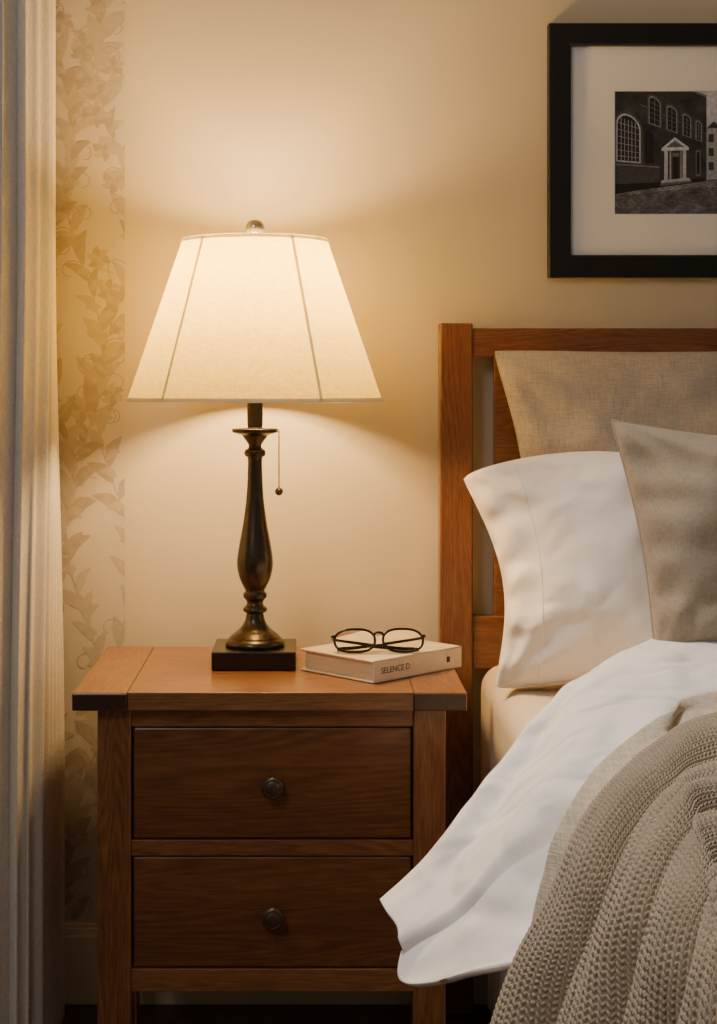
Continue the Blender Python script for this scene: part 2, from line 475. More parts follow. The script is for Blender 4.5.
# ---------------------------------------------------------------- nightstand
ns = empty("nightstand", (-0.056, Y(2.6), 0), "cherry wood two-drawer nightstand with round dark knobs beside the bed", "nightstand")
yf, yb = Y(2.38), Y(2.80)
RX = 0.2385
top = boxes("tabletop", [(-0.2775, 0.1575, yf+0.001, yf+0.14, 0.6355, 0.6625), (-0.2775, 0.1575, yf+0.1403, yf+0.28, 0.6355, 0.6625), (-0.2775, 0.1575, yf+0.2803, yb, 0.6355, 0.6625)], wood_tx, ns, 0.0008)
boxes("breadboard_end", [(-0.3615, -0.2783, yf-0.002, yb, 0.635, 0.663)], wood_y, ns, 0.002)
boxes("breadboard_end", [(0.1583, RX, yf-0.002, yb, 0.635, 0.663)], wood_y, ns, 0.002)
boxes("end_cap", [(-0.3605, -0.2783, yf-0.0045, yf-0.0015, 0.637, 0.661)], wood_end, ns, 0.0008)
boxes("end_cap", [(0.1583, RX-0.001, yf-0.0045, yf-0.0015, 0.637, 0.661)], wood_end, ns, 0.0008)
fy = Y(2.40)
for (x0, x1) in ((-0.326, -0.274), (0.158, 0.208)):
    boxes("leg", [(x0, x1, fy, fy+0.05, 0.001, 0.635)], wood_z, ns, 0.0025)
for (x0, x1) in ((-0.326, -0.302), (0.184, 0.208)):
    boxes("leg", [(x0, x1, yb-0.06, yb-0.01, 0.001, 0.635)], wood_z, ns, 0.0025)
boxes("body", [(-0.274, 0.158, fy+0.003, fy+0.03, 0.606, 0.635),
               (-0.274, 0.158, fy+0.003, fy+0.03, 0.408, 0.432),
               (-0.274, 0.158, fy+0.003, fy+0.03, 0.200, 0.234),
               (-0.318, -0.302, fy+0.05, yb-0.06, 0.200, 0.635),
               (0.184, 0.200, fy+0.05, yb-0.06, 0.200, 0.635),
               (-0.302, 0.184, yb-0.04, yb-0.03, 0.200, 0.635),
               (-0.302, 0.184, fy+0.03, yb-0.04, 0.205, 0.215),
               (-0.285, 0.168, fy+0.035, fy+0.05, 0.215, 0.635)], wood_x, ns, 0.001)
for zc, z0, z1 in ((0.516, 0.434, 0.604), (0.317, 0.236, 0.406)):
    dr = boxes("drawer", [(-0.2715, 0.1555, fy+0.006, fy+0.033, z0, z1)], wood_dr, ns, 0.003)
    prof = smooth_prof([(0.007, 0), (0.0075, 0.004), (0.006, 0.008), (0.008, 0.012), (0.015, 0.015), (0.0172, 0.019), (0.0165, 0.023), (0.0135, 0.0255), (0.0125, 0.0248), (0.007, 0.0268), (0.0005, 0.0272)], 4)
    kb = lathe("knob", prof, (-0.0567, fy+0.0062, zc), knob_m, dr, 40, axis='y')

# ---------------------------------------------------------------- table lamp
TZ = 0.6632
LD = 2.63; LX = (255-CX)*LD/F; LY = Y(LD); S = F/LD
def zz(v): return CAM_Z-(v-CY)/S
lamp = empty("table_lamp", (LX, LY, TZ), "lit table lamp with dark bronze baluster base and cream empire shade", "lamp")
boxes("plinth", [(LX-0.069, LX+0.069, LY-0.069, LY+0.069, TZ, TZ+0.030)], plinth_m, lamp, 0.002)
pr = [(0.0485, TZ+0.0303), (0.050, TZ+0.034), (0.048, TZ+0.039), (0.0435, TZ+0.043), (0.041, TZ+0.046), (0.034, TZ+0.052), (0.026, TZ+0.058), (0.020, TZ+0.066), (0.0165, TZ+0.073),
      (0.0145, zz(614)), (0.0145, zz(612.5)), (0.0195, zz(611)), (0.0200, zz(608)), (0.0150, zz(605)), (0.0135, zz(602)), (0.0165, zz(599)), (0.0195, zz(597)), (0.0195, zz(593)), (0.0160, zz(590.5)),
      (0.0190, zz(587)), (0.0260, zz(578)), (0.0300, zz(567)), (0.0300, zz(558)), (0.0265, zz(544)), (0.0215, zz(528)), (0.0165, zz(508)), (0.0135, zz(488)), (0.0122, zz(468)), (0.0125, zz(458)),
      (0.0165, zz(456)), (0.0180, zz(453)), (0.0165, zz(450)), (0.0115, zz(448)), (0.0110, zz(445)), (0.0150, zz(441)), (0.0190, zz(438)), (0.0230, zz(435)), (0.0370, zz(432.5)), (0.0385, zz(430.5)), (0.0370, zz(428.5)), (0.0140, zz(428)), (0.0135, zz(424))]
lathe("lamp_base", smooth_prof(pr, 5), (LX, LY, 0), bronze, lamp, 80)
lathe("socket", smooth_prof([(0.0130, zz(425)), (0.0132, zz(415)), (0.0132, zz(400)), (0.0150, zz(396)), (0.0180, zz(385)), (0.0180, zz(345)), (0.0150, zz(340))], 4), (LX, LY, 0), bronze, lamp, 40)
zb, zt, rb, rt = zz(400.5), zz(241), 0.2145, 0.1225
seg = 120
V, Fc = [], []
rows = 14
for i in range(rows+1):
    t = i/rows
    for k in range(seg):
        a = 2*math.pi*k/seg
        rr = rb+(rt-rb)*t
        pa = ((math.degrees(a)+49+0) % 72)/72
        rr *= 1-0.006*math.sin(math.pi*pa)
        V.append((LX+rr*math.cos(a), LY+rr*math.sin(a), zb+(zt-zb)*t))
for i in range(rows):
    for k in range(seg):
        k2 = (k+1) % seg
        Fc.append([i*seg+k, i*seg+k2, (i+1)*seg+k2, (i+1)*seg+k])
shade = mk("lamp_shade", V, Fc, shade_m, lamp, smooth=True)
def band(z0, z1, name):
    """single cloth tape around the shade edge"""
    v, f = [], []
    for z_ in (z0, z1):
        r_ = rb+(rt-rb)*(z_-zb)/(zt-zb)+0.0010
        for k in range(120):
            a = 2*math.pi*k/120; v.append((LX+r_*math.cos(a), LY+r_*math.sin(a), z_))
    for k in range(120):
        k2 = (k+1) % 120; f.append([k, k2, 120+k2, 120+k])
    return mk(name, v, f, seam_m, shade, True)
band(zb-0.0018, zb+0.0052, "shade_rim"); band(zt-0.0045, zt+0.0018, "shade_rim")
for q in range(5):
    a = math.radians(-90-41+72*q)
    v, f = [], []
    for i in range(13):
        t = i/12; r_ = rb+(rt-rb)*t+0.0006; da = 0.0028/r_
        for sg in (-1, 0, 1):
            v.append((LX+(r_+(0.0006 if sg == 0 else 0))*math.cos(a+sg*da), LY+(r_+(0.0006 if sg == 0 else 0))*math.sin(a+sg*da), zb+(zt-zb)*t))
    for i in range(12):
        for k in (0, 1): f.append([i*3+k, i*3+k+1, i*3+k+4, i*3+k+3])
    mk("shade_seam", v, f, seam_m, shade, True)
sp = []
for q in range(3):
    a = math.radians(90+120*q)
    sp.append(([(LX, LY, zt-0.004), (LX+rt*.5*math.cos(a), LY+rt*.5*math.sin(a), zt-0.006), (LX+(rt-.001)*math.cos(a), LY+(rt-.001)*math.sin(a), zt-0.004)], 0.0013, False))
hp = [(LX+0.055*math.sin(t)*1.0, LY, zz(395)+(zt-0.004-zz(395))*(1-math.cos(t))/2) for t in np.linspace(0.15, math.pi, 20)]
hp2 = [(2*LX-x, y, z) for x, y, z in hp]
sp += [(hp, 0.0013, False), (hp2, 0.0013, False)]
tubes("harp", sp, brass, lamp)
fp = smooth_prof([(0.006, zt-0.003), (0.0075, zt), (0.005, zt+0.004), (0.0045, zt+0.006), (0.010, zt+0.009), (0.0145, zt+0.015), (0.0160, zt+0.0215), (0.0145, zt+0.028), (0.0095, zt+0.034), (0.0006, zt+0.0365)], 5)
lathe("finial", fp, (LX, LY, 0), nickel, lamp, 40)
bulb_m = bpy.data.materials.new("bulb_glow"); bulb_m.use_nodes = True
bn = bulb_m.node_tree.nodes["Principled BSDF"]; bn.inputs["Emission Color"].default_value = (1, .7, .4, 1); bn.inputs["Emission Strength"].default_value = 6
BZ = zz(298)
lathe("bulb", smooth_prof([(0.012, zz(341)), (0.014, BZ-0.028), (0.024, BZ-0.010), (0.027, BZ), (0.022, BZ+0.014), (0.012, BZ+0.024), (0.0005, BZ+0.027)], 4), (LX, LY, 0), bulb_m, lamp, 32)
chx, chy = LX+0.0405, LY-0.012
V, Fc = [], []
def ball(c, r_, ns_=8):
    b0 = len(V)
    for i in range(1, ns_):
        ph = math.pi*i/ns_
        for k in range(ns_): 
            a = 2*math.pi*k/ns_; V.append((c[0]+r_*math.sin(ph)*math.cos(a), c[1]+r_*math.sin(ph)*math.sin(a), c[2]+r_*math.cos(ph)))
    V.append((c[0], c[1], c[2]+r_)); V.append((c[0], c[1], c[2]-r_)); T = len(V)-2
    for i in range(ns_-2):
        for k in range(ns_):
            k2 = (k+1) % ns_; Fc.append([b0+i*ns_+k, b0+(i+1)*ns_+k, b0+(i+1)*ns_+k2, b0+i*ns_+k2])
    for k in range(ns_):
        k2 = (k+1) % ns_; Fc.append([T, b0+k, b0+k2]); Fc.append([T+1, b0+(ns_-2)*ns_+k2, b0+(ns_-2)*ns_+k])
zc = zz(431)
while zc > zz(487): ball((chx, chy, zc), 0.0015); zc -= 0.0031
v, f = tube_geo([(chx, chy, zz(431)), (chx, chy, zz(487))], 0.0005, base=len(V)); V += v; Fc += f
v, f = tube_geo([(LX+0.034, chy, zz(431)), (chx, chy, zz(430.5))], 0.0012, base=len(V)); V += v; Fc += f
mk("pull_chain", V, Fc, brass, lamp, smooth=True)
V, Fc = [], []
ball((chx, chy, zz(491)), 0.0068, 16)
mk("pull_ball", V, Fc, knob_m, lamp, smooth=True)
L = bpy.data.lights.new("lamp_light", 'POINT'); L.energy = 38; L.color = (1, .60, .225); L.shadow_soft_size = 0.060
lo = bpy.data.objects.new("lamp_light", L); lo.location = (LX, LY, BZ); COL.objects.link(lo); parent(lo, lamp)

# ---------------------------------------------------------------- book
def book(Apt, ang, length, width, z0, th, cov, label, text=None):
    """Apt near corner (x,y); spine runs along ang, body to its left-back"""
    dx, dy = math.cos(ang), math.sin(ang)
    ex, ey = -math.sin(ang), math.cos(ang)
    def T(a, bq, z): return (Apt[0]+a*dx+bq*ex, Apt[1]+a*dy+bq*ey, z0+z)
    e = empty("book", T(length/2, width/2, 0), label, "book")
    def obox(lst, name, mat, bev):
        V, Fc = [], []
        for a0, a1, b0, b1, c0, c1 in lst:
            k = len(V)
            V += [T(a0,b0,c0),T(a1,b0,c0),T(a1,b1,c0),T(a0,b1,c0),T(a0,b0,c1),T(a1,b0,c1),T(a1,b1,c1),T(a0,b1,c1)]
            Fc += [[k,k+3,k+2,k+1],[k+4,k+5,k+6,k+7],[k,k+1,k+5,k+4],[k+1,k+2,k+6,k+5],[k+2,k+3,k+7,k+6],[k+3,k,k+4,k+7]]
        o = mk(name, V, Fc, mat, e)
        if bev: bevel(o, bev, 2)
        return o
    c = 0.0030
    obox([(0, length, 0, width, 0, c), (0, length, 0, width, th-c, th), (0, length, 0, c*1.2, 0, th)], "cover", cov, 0.0012)
    obox([(0.008, length-0.004, c*1.2, width-0.006, c, th-c)], "pages", paper, 0.0003)
    obox([(0.172, 0.180, -0.0003, 0.0001, th*0.36, th*0.62)], "spine_mark", ink, 0)
    for q, (body_, size_, off_) in enumerate(text or []):
        fc = bpy.data.curves.new("t", 'FONT'); fc.body = body_; fc.size = size_; fc.extrude = 0.0001; fc.align_y = 'CENTER'; fc.offset = 0.0001
        fo = bpy.data.objects.new("t", fc); COL.objects.link(fo)
        bpy.context.view_layer.update()
        me = bpy.data.meshes.new_from_object(fo.evaluated_get(bpy.context.evaluated_depsgraph_get()))
        vs = [T(off_+q_.co.x, -0.0002-q_.co.z, th/2+q_.co.y) for q_ in me.vertices]
        fs = [list(p.vertices) for p in me.polygons]
        bpy.data.objects.remove(fo)
        mk("title", vs, fs, ink, e)
    return e, T
b1, T1 = book((0.100, Y(2.447)), math.radians(44), 0.210, 0.168, TZ, 0.035, cover1, "thick cream paperback lying flat on the nightstand", [("SELENCE D", 0.0135, 0.016)])
BTOP = TZ+0.0353

# ---------------------------------------------------------------- eyeglasses (folded, resting on the book)
GX, GD = (379-CX)*2.53/F, 2.515
gl = empty("eyeglasses", (GX, Y(GD), BTOP), "black round-rimmed eyeglasses folded on top of the book", "glasses")
rx, rz = 0.0325, 0.0192; tilt = math.radians(28)
yaw = math.radians(3)
def G(x, y, z):
    yy = y*math.cos(tilt)+z*math.sin(tilt); z2 = z*math.cos(tilt)-y*math.sin(tilt)
    X = x*math.cos(yaw)-yy*math.sin(yaw); Yy = x*math.sin(yaw)+yy*math.cos(yaw)
    return (GX+X, Y(GD)+Yy, BTOP+0.003+z2)
def rimpts(cx_):
    out = []
    for k in range(48):
        a = 2*math.pi*k/48
        out.append(G(cx_+rx*math.copysign(abs(math.cos(a))**0.78, math.cos(a)), 0.002*math.cos(a)*(1 if cx_ > 0 else -1), rz+rz*math.copysign(abs(math.sin(a))**0.88, math.sin(a))))
    return out
tubes("rim", [(rimpts(-0.0390), 0.0021, True), (rimpts(0.0390), 0.0021, True),
              ([G(-0.009, 0, 0.027), G(-0.005, -0.002, 0.031), G(0, -0.003, 0.032), G(0.005, -0.002, 0.031), G(0.009, 0, 0.027)], 0.0022, False),
              ([G(-0.0700, 0, 0.026), G(-0.074, 0.002, 0.027), G(-0.075, 0.006, 0.027)], 0.0027, False),
              ([G(0.0700, 0, 0.026), G(0.074, 0.002, 0.027), G(0.075, 0.006, 0.027)], 0.0027, False)], black_ac, gl)
tb = lambda sgn, yo: [G(sgn*0.075, 0.006, 0.027), G(sgn*0.071, 0.011+yo, 0.026), G(sgn*0.045, 0.014+yo, 0.022), G(0, 0.016+yo, 0.016), G(-sgn*0.035, 0.017+yo, 0.012), G(-sgn*0.055, 0.018+yo, 0.011), G(-sgn*0.066, 0.015+yo, 0.009)]
for sgn, yo in ((1, 0), (-1, 0.007)):
    tubes("temple", [(cr(tb(sgn, yo), 30).tolist(), lambda t: 0.0022+0.0009*t, False)], black_ac, gl)
for cx_ in (-0.0390, 0.0390):
    r_ = rimpts(cx_); c_ = G(cx_, -0.0012, rz)
    mk("lens", [c_]+r_, [[0, 1+k, 1+(k+1) % 48] for k in range(48)], lens_m, gl, smooth=True)

# ---------------------------------------------------------------- picture on the wall
PD = 2.845
def pw(u, v, d=PD): return P(u, v, d)
u0, u1, v0, v1 = 549, 873, 23, 277
x0, _, z1 = pw(u0, v0); x1, _, z0 = pw(u1, v1)
w = 22*PD/F
pf = empty("picture_frame", ((x0+x1)/2, -0.001, z0), "black framed monochrome building photograph with white mat on the wall", "picture")
V, Fc = [], []
rings = [((x0, x1, z0, z1), -0.001), ((x0, x1, z0, z1), -0.0245), ((x0+0.002, x1-0.002, z0+0.002, z1-0.002), -0.0265), ((x0+w-0.003, x1-w+0.003, z0+w-0.003, z1-w+0.003), -0.0265),
         ((x0+w, x1-w, z0+w, z1-w), -0.0245), ((x0+w, x1-w, z0+w, z1-w), -0.006)]
for (a, b_, c, d_), y in rings: V += [(a, y, c), (b_, y, c), (b_, y, d_), (a, y, d_)]
for i in range(len(rings)-1):
    for k in range(4):
        k2 = (k+1) % 4; Fc.append([i*4+k, i*4+k2, (i+1)*4+k2, (i+1)*4+k])
mk("frame", V, Fc, black_fr, pf)
boxes("backing", [(x0+0.004, x1-0.004, -0.008, -0.0012, z0+0.004, z1-0.004)], mat_board, pf, 0)
pd = WALL-0.012
ax, _, az1 = P(615, 91, pd); bx, _, az0 = P(807, 214, pd)
V, Fc = [], []
for (a, b_, c, d_), y in (((x0+w, x1-w, z0+w, z1-w), -0.0125), ((ax-0.001, bx+0.001, az0-0.001, az1+0.001), -0.0125), ((ax+0.0005, bx-0.0005, az0+0.0005, az1-0.0005), -0.0105)):
    V += [(a, y, c), (b_, y, c), (b_, y, d_), (a, y, d_)]
for i in range(2):
    for k in range(4):
        k2 = (k+1) % 4; Fc.append([i*4+k, i*4+k2, (i+1)*4+k2, (i+1)*4+k])
mk("mat", V, Fc, mat_board, pf)
greys = {}
def cg(v): return srgb(v*0.95, v*0.99, min(255, v*1.07))     # cool photographic grey
def brickmat(name, g0, g1, gm, sc, rw, rh):
    m, nt, b = newmat(name); b.inputs["Roughness"].default_value = 0.6
    tc = N(nt, "ShaderNodeTexCoord"); sx = N(nt, "ShaderNodeSeparateXYZ"); cb = N(nt, "ShaderNodeCombineXYZ")
    nt.links.new(tc.outputs["Object"], sx.inputs[0]); nt.links.new(sx.outputs[0], cb.inputs[0]); nt.links.new(sx.outputs[2], cb.inputs[1])
    br = N(nt, "ShaderNodeTexBrick"); br.inputs["Scale"].default_value = sc; br.inputs["Brick Width"].default_value = rw; br.inputs["Row Height"].default_value = rh
    br.inputs["Mortar Size"].default_value = 0.03; br.inputs["Color1"].default_value = cg(g0); br.inputs["Color2"].default_value = cg(g1); br.inputs["Mortar"].default_value = cg(gm)
    nt.links.new(cb.outputs[0], br.inputs["Vector"])
    n1 = N(nt, "ShaderNodeTexNoise"); n1.inputs["Scale"].default_value = 35; n1.inputs["Detail"].default_value = 6
    nt.links.new(cb.outputs[0], n1.inputs["Vector"])
    rr = N(nt, "ShaderNodeMapRange"); rr.inputs[1].default_value = .3; rr.inputs[2].default_value = .7; rr.inputs[3].default_value = .35; rr.inputs[4].default_value = 1.5
    nt.links.new(n1.outputs[0], rr.inputs[0])
    mu = N(nt, "ShaderNodeVectorMath", operation='SCALE'); nt.links.new(br.outputs[0], mu.inputs[0]); nt.links.new(rr.outputs[0], mu.inputs["Scale"])
    nt.links.new(mu.outputs[0], b.inputs["Base Color"])
    return m
greys[(42, True)] = brickmat("print_brick", 32, 54, 84, 160, 0.7, 0.3)
greys[(100, True)] = brickmat("print_cobbles", 160, 112, 58, 170, 0.7, 0.35)
greys[(74, True)] = brickmat("print_cobbles_dark", 124, 84, 46, 120, 0.7, 0.4)
def grey(gv, br=False):
    key = (gv, br)
    if key not in greys: greys[key] = simple("print_grey", cg(gv), 0.6, var=0.4 if br else 0.25, vscale=220 if br else 120, stretch=(1,1,2.2) if br else (1,1,1))
    return greys[key]
V, Fc, MI, ML = [], [], [], []
layer = [0]
xf = [lambda u, v: (u, v)]
def pol(gv, pts, br=False):
    m = grey(gv, br)
    if m not in ML: ML.append(m)
    y = -0.0087-0.000015*layer[0]; layer[0] += 1
    b0 = len(V)
    for u, v in pts:
        u, v = xf[0](u, v)
        x, _, z = P(u, v, pd); V.append((x, y, z))
    Fc.append(list(range(b0, b0+len(pts)))[::-1]); MI.append(ML.index(m))
VPX, VPY = 800.0, 176.0
def per(u, v):
    k = (VPX-u)/(VPX-615)
    return (u, VPY+(v-VPY)*k)
def prect(gv, a, b_, c, d_, br=False): pol(gv, [per(a, b_), per(c, b_), per(c, d_), per(a, d_)], br)
def parch(gv, a, c, top_, bot, br=False):
    r_ = (c-a)/2; cx_ = (a+c)/2; rv = r_*1.15
    pol(gv, [per(a, bot)]+[per(cx_-r_*math.cos(math.pi*k/12), top_+rv-rv*math.sin(math.pi*k/12)) for k in range(13)]+[per(c, bot)], br)
def rect(gv, a, b_, c, d_, br=False): pol(gv, [(a, b_), (c, b_), (c, d_), (a, d_)], br)
rect(205, 615, 91, 807, 214)
pol(42, [(615, 91), (697, 91), (707, 95), (707, 182), (615, 190)], True)   # facade
pol(100, [(615, 186), (706, 179), (807, 176), (807, 214), (615, 214)], True)  # cobbles
pol(74, [(615, 196), (690, 188), (750, 186), (807, 195), (807, 214), (615, 214)], True)
pol(22, [(615, 184), (706, 178), (706, 181), (640, 190), (615, 194)])
pol(120, [(696, 91), (707, 95.5), (707, 97), (692, 91)])
prect(118, 615, 163, 660, 165); prect(70, 615, 166, 660, 184, True)
prect(100, 641, 92, 707, 93.5) 
parch(78, 613.5+2, 643, 106, 162, True)
parch(195, 616.5, 641, 109, 161); parch(36, 617.9, 639.6, 111, 159.5)
for uu in (621.5, 625, 628.7, 632.2, 635.8): prect(165, uu-.35, 115, uu+.35, 159)
for vv in (121, 128, 135, 142, 149, 155): prect(165, 618, vv-.3, 639, vv+.3)
for a, c in ((649, 661), (667, 677.5), (683, 691.5), (696, 702)):
    parch(76, a-1.5, c+1.5, 72, 112, True)
    parch(150, a, c, 75, 111); parch(30, a+.9, c-.9, 76.8, 110)
    prect(125, (a+c)/2-.3, 78, (a+c)/2+.3, 109)
    for k in range(1, 5): prect(120, a+1.2, 77+6.5*k, c-1.2, 77.6+6.5*k)
prect(26, 645, 122, 654, 160, True)
xf[0] = lambda u, v: (676+(u-673)*0.88, 183+(v-185)*0.92)
pol(210, [(657, 147), (672, 135), (688, 146), (688, 149), (657, 150)])
pol(100, [(662, 146), (672, 138.5), (683, 145.5)])
rect(195, 660, 150, 664, 183); rect(195, 681, 149, 685, 181); rect(60, 664, 150, 681, 181, True)
rect(160, 666, 150, 668, 182); rect(140, 678, 150, 680, 181)
rect(110, 669, 152, 677, 156); rect(24, 670, 157, 676, 180)
pol(175, [(657, 182), (688, 179), (692, 184), (655, 188)]); pol(105, [(656, 185), (691, 182), (692, 184), (655, 188)])
xf[0] = lambda u, v: (u, v)
rect(110, 696, 150, 701, 176); rect(30, 697, 152, 700, 174)
rect(165, 707, 128, 722, 178, True); rect(90, 722, 108, 807, 178, True)
pol(60, [(707, 128), (714, 121), (722, 128)], True)
for k in range(3):
    rect(60, 709, 134+14*k, 714, 142+14*k)
for i in range(5):
    for k in range(3): rect(190, 730+15*i, 116+20*k, 738+15*i, 128+20*k)
mk("photograph_print", V, Fc, ML, pf, matidx=MI)

# ---------------------------------------------------------------- bed
bed = empty("bed", (1.08, Y(1.8), 0), "cherry wood slatted bed with white linens", "bed")
hy0, hy1 = Y(2.806), Y(2.85)
slats = [(0.292, 1.80, hy0+0.004, hy1-0.006, 1.180, 1.232), (0.292, 1.80, hy0+0.006, hy1-0.008, 0.620, 0.715), (0.292, 1.80, hy0+0.006, hy1-0.008, 0.24, 0.36)]
xx = 0.331
while xx < 1.76:
    slats.append((xx, xx+0.048, hy0+0.012, hy1-0.014, 0.70, 1.185)); xx += 0.098
hb = boxes("headboard", slats, hb_x, bed, 0.002)
boxes("post", [(0.233, 0.292, hy0, hy1, 0.001, 1.241)], hb_z, hb, 0.003)
boxes("post", [(1.80, 1.859, hy0, hy1, 0.001, 1.241)], hb_z, hb, 0.003)
mt = boxes("mattress", [(0.300, 1.79, Y(0.82), Y(2.795), 0.36, 0.640)], sheet_m, bed, 0.045, 6)
for p_ in mt.data.polygons: p_.use_smooth = True
n, m = 8, 300
g = np.zeros((n, m, 3))
for i in range(n):
    for j in range(m):
        t = j/(m-1); z = 0.02+(0.39-0.02)*i/(n-1)
        g[i, j] = (0.322-0.010*math.sin(t*120)*(1-i/(n-1)*0.8), Y(0.86)+t*1.93, z)
sk = mk("bed_skirt", g.reshape(-1, 3), grid_faces(n, m), skirt_m, bed, smooth=True)
boxes("bed_base", [(0.335, 1.77, Y(0.85), Y(2.79), 0.02, 0.362)], hb_x, bed, 0.003)

# ---- pillows
def pillow(name, c4, puff, mat, label, bows, n=72, seam=None, wr=0.006, seed=0, ex=0.42, rnd=(0.03, 0.03)):
    TL, TR, BL, BR = [np.array(P(*q)) for q in c4]
    nrm = np.cross(TR-BL, TL-BR); nrm /= np.linalg.norm(nrm)
    if nrm[1] > 0: nrm = -nrm
    X_ = (TR-TL); X_ /= np.linalg.norm(X_); Z_ = (TL-BL); Z_ /= np.linalg.norm(Z_)
    cen = (TL+TR+BL+BR)/4
    bl, br_, bt, bb_ = bows
    def base(a, b):
        p = (TL*(1-a)+TR*a)*b+(BL*(1-a)+BR*a)*(1-b)
        sa, sb = math.sin(math.pi*b), math.sin(math.pi*a)**0.7
        p = p+X_*(bl*sa*(1-a)**2-br_*sa*a**2)+Z_*(bb_*sb*(1-b)**2-bt*sb*b**2)
        p = p+(cen-p)*(rnd[0] if b > .5 else rnd[1])*(abs(2*a-1)*abs(2*b-1))**7
        return p
    def height(a, b, p, side):
        A_, B_ = 2*a-1, 2*b-1
        h = max(0, (1-A_**2)*(1-B_**2))**ex
        h *= 1+0.16*(0.5-b)
        q = Vector((p[0]*7+seed, p[2]*7, side*3))
        w_ = noise.noise(q)*wr*2.0+noise.noise(q*2.7)*wr*0.6
        c_ = 0
        for ci, (ca, cb) in enumerate(((0, 0), (0, 1), (1, 0), (1, 1))):
            dx_, dy_ = a-ca, b-cb; rr = math.hypot(dx_, dy_)
            if rr < 0.6 and rr > 1e-4:
                th_ = math.atan2(abs(dy_), abs(dx_))
                c_ += math.sin(th_*11+seed+ci*1.7+1.5*noise.noise(Vector((rr*5+seed, ci, 0))))*((0.6-rr)**1.3)*rr*6*wr
        c_ += math.sin(b*34+seed+2*noise.noise(Vector((b*6, seed, 0))))*math.exp(-a*9)*wr*0.9
        return h*puff+(w_+c_)*min(1, h*1.6)
    V = []
    for side in (1, -1):
        for i in range(n+1):
            for j in range(n+1):
                a = 0.5-0.5*math.cos(math.pi*j/n); b = 0.5-0.5*math.cos(math.pi*i/n)
                p = base(a, b)
                V.append(p+nrm*side*height(a, b, p, side))
    m_ = n+1; f1 = grid_faces(m_, m_); f2 = grid_faces(m_, m_, True)+m_*m_
    Fc = np.concatenate([f1, f2])
    o = mk(name, V, Fc, mat, smooth=True)
    import bmesh
    bm = bmesh.new(); bm.from_mesh(o.data); bmesh.ops.remove_doubles(bm, verts=bm.verts, dist=0.0004)
    bmesh.ops.recalc_face_normals(bm, faces=bm.faces); bm.to_mesh(o.data); bm.free()
    sub = o.modifiers.new("sub", 'SUBSURF'); sub.levels = 1; sub.render_levels = 1
    tag(o, label, "pillow")
    def on(a, b, lift=0.0):
        p = base(a, b); return p+nrm*(height(a, b, p, 1)+lift)
    border = [base(t, 0) for t in np.linspace(0, 1, 60)]+[base(1, t) for t in np.linspace(0, 1, 60)[1:]]+[base(t, 1) for t in np.linspace(1, 0, 60)[1:]]+[base(0, t) for t in np.linspace(1, 0, 60)[1:-1]]
    tubes("piping", [(border, 0.0022, True)], mat, o)
    if seam is not None:
        tubes("hem_seam", [([on(seam, t, 0.0) for t in np.linspace(0.02, 0.98, 60)], 0.0012, False)], mat, o)
    return o
pillow("pillow", [(492, 349, 2.772), (870, 346, 2.772), (500, 655, 2.70), (870, 655, 2.70)], 0.056, sham_m,
       "large grey-beige woven square pillow leaning on the headboard", (0.052, 0.03, 0.010, 0.01), seed=3, wr=0.010, ex=0.42, rnd=(0.02, 0.02))
pillow("pillow", [(463, 478, 2.62), (712, 472, 2.58), (494, 690, 2.51), (712, 668, 2.45)], 0.092, white_cot,
       "plump white cotton pillow with stitched hem on the mattress", (0.042, 0.03, -0.037, 0.0), seam=0.21, seed=11, wr=0.009, ex=0.41, rnd=(0.015, 0.035))
pillow("pillow", [(610, 418, 2.45), (880, 440, 2.43), (655, 660, 2.345), (890, 670, 2.325)], 0.080, tan_m,
       "taupe linen square cushion in front of the white pillow", (0.014, 0.02, 0.018, 0.0), seed=21, wr=0.012, ex=0.40, rnd=(0.018, 0.02))

# ---- duvet
R0 = [(1.25, Y(2.60), .705), (0.95, Y(2.60), .710), P(717,637,2.52), P(640,653,2.40), P(577,690,2.25), P(527,740,2.15), P(478,800,2.08), P(432,852,2.03), P(390,903,2.0)]
R1 = [(1.25, Y(2.52), .732), (0.95, Y(2.48), .735), P(717,650,2.42), P(645,671,2.31), P(589,710,2.17), P(541,764,2.07), P(495,826,2.01), P(444,882,1.97), P(391,920,1.95)]
R2 = [(1.25, Y(2.4), .726), (0.95, Y(2.36), .729), P(717,674,2.28), P(654,701,2.16), P(600,746,2.04), P(557,802,1.96), P(511,861,1.92), P(461,913,1.90), P(405,941,1.91)]
R3 = [(1.25, Y(2.2), .690), (0.95, Y(2.15), .693), P(717,712,2.10), P(662,738,1.98), P(614,785,1.90), P(577,841,1.84), P(543,896,1.81), P(495,944,1.80), P(406,984,1.87)]
R4 = [(1.25, Y(1.95), .670), (0.95, Y(1.92), .67), P(730,780,1.83), P(677,816,1.76), P(636,860,1.72), P(604,912,1.70), P(569,946,1.69), P(522,960,1.71), P(450,982,1.80)]
NA, NB = 260, 320
g = surf([R0, R1, R2, R3, R4], NA, NB)
Nn = normals(g)
fl_ = Nn[80, 20, 2] < 0
if fl_: Nn = -Nn
a = np.linspace(0, 1, NA)[:, None]; bq = np.linspace(0, 1, NB)[None, :]
hem = 1-sstep(bq, 0.72, 0.98)*0.95
disp = (0.017*nz(g, 4, 1)+0.006*nz(g, 9, 5)+0.0018*nz(g*np.array([1, 1.8, 1]), 22, 3))*hem
hang = sstep(bq, 0.35, 0.7)
ph1 = a*12+1.4*np.sin(bq*4+0.5)+1.0
disp += 0.0105*np.sin(ph1)*hang*hem**0.5*sstep(a, 0.05, 0.2)
disp += 0.0034*np.sin(ph1*2.3+bq*3)*hang*hem
disp += 0.0020*np.sin(bq*60+a*14+4*nz(g, 3, 8))*sstep(bq, 0.12, 0.3)*(1-sstep(bq, 0.55, 0.8))
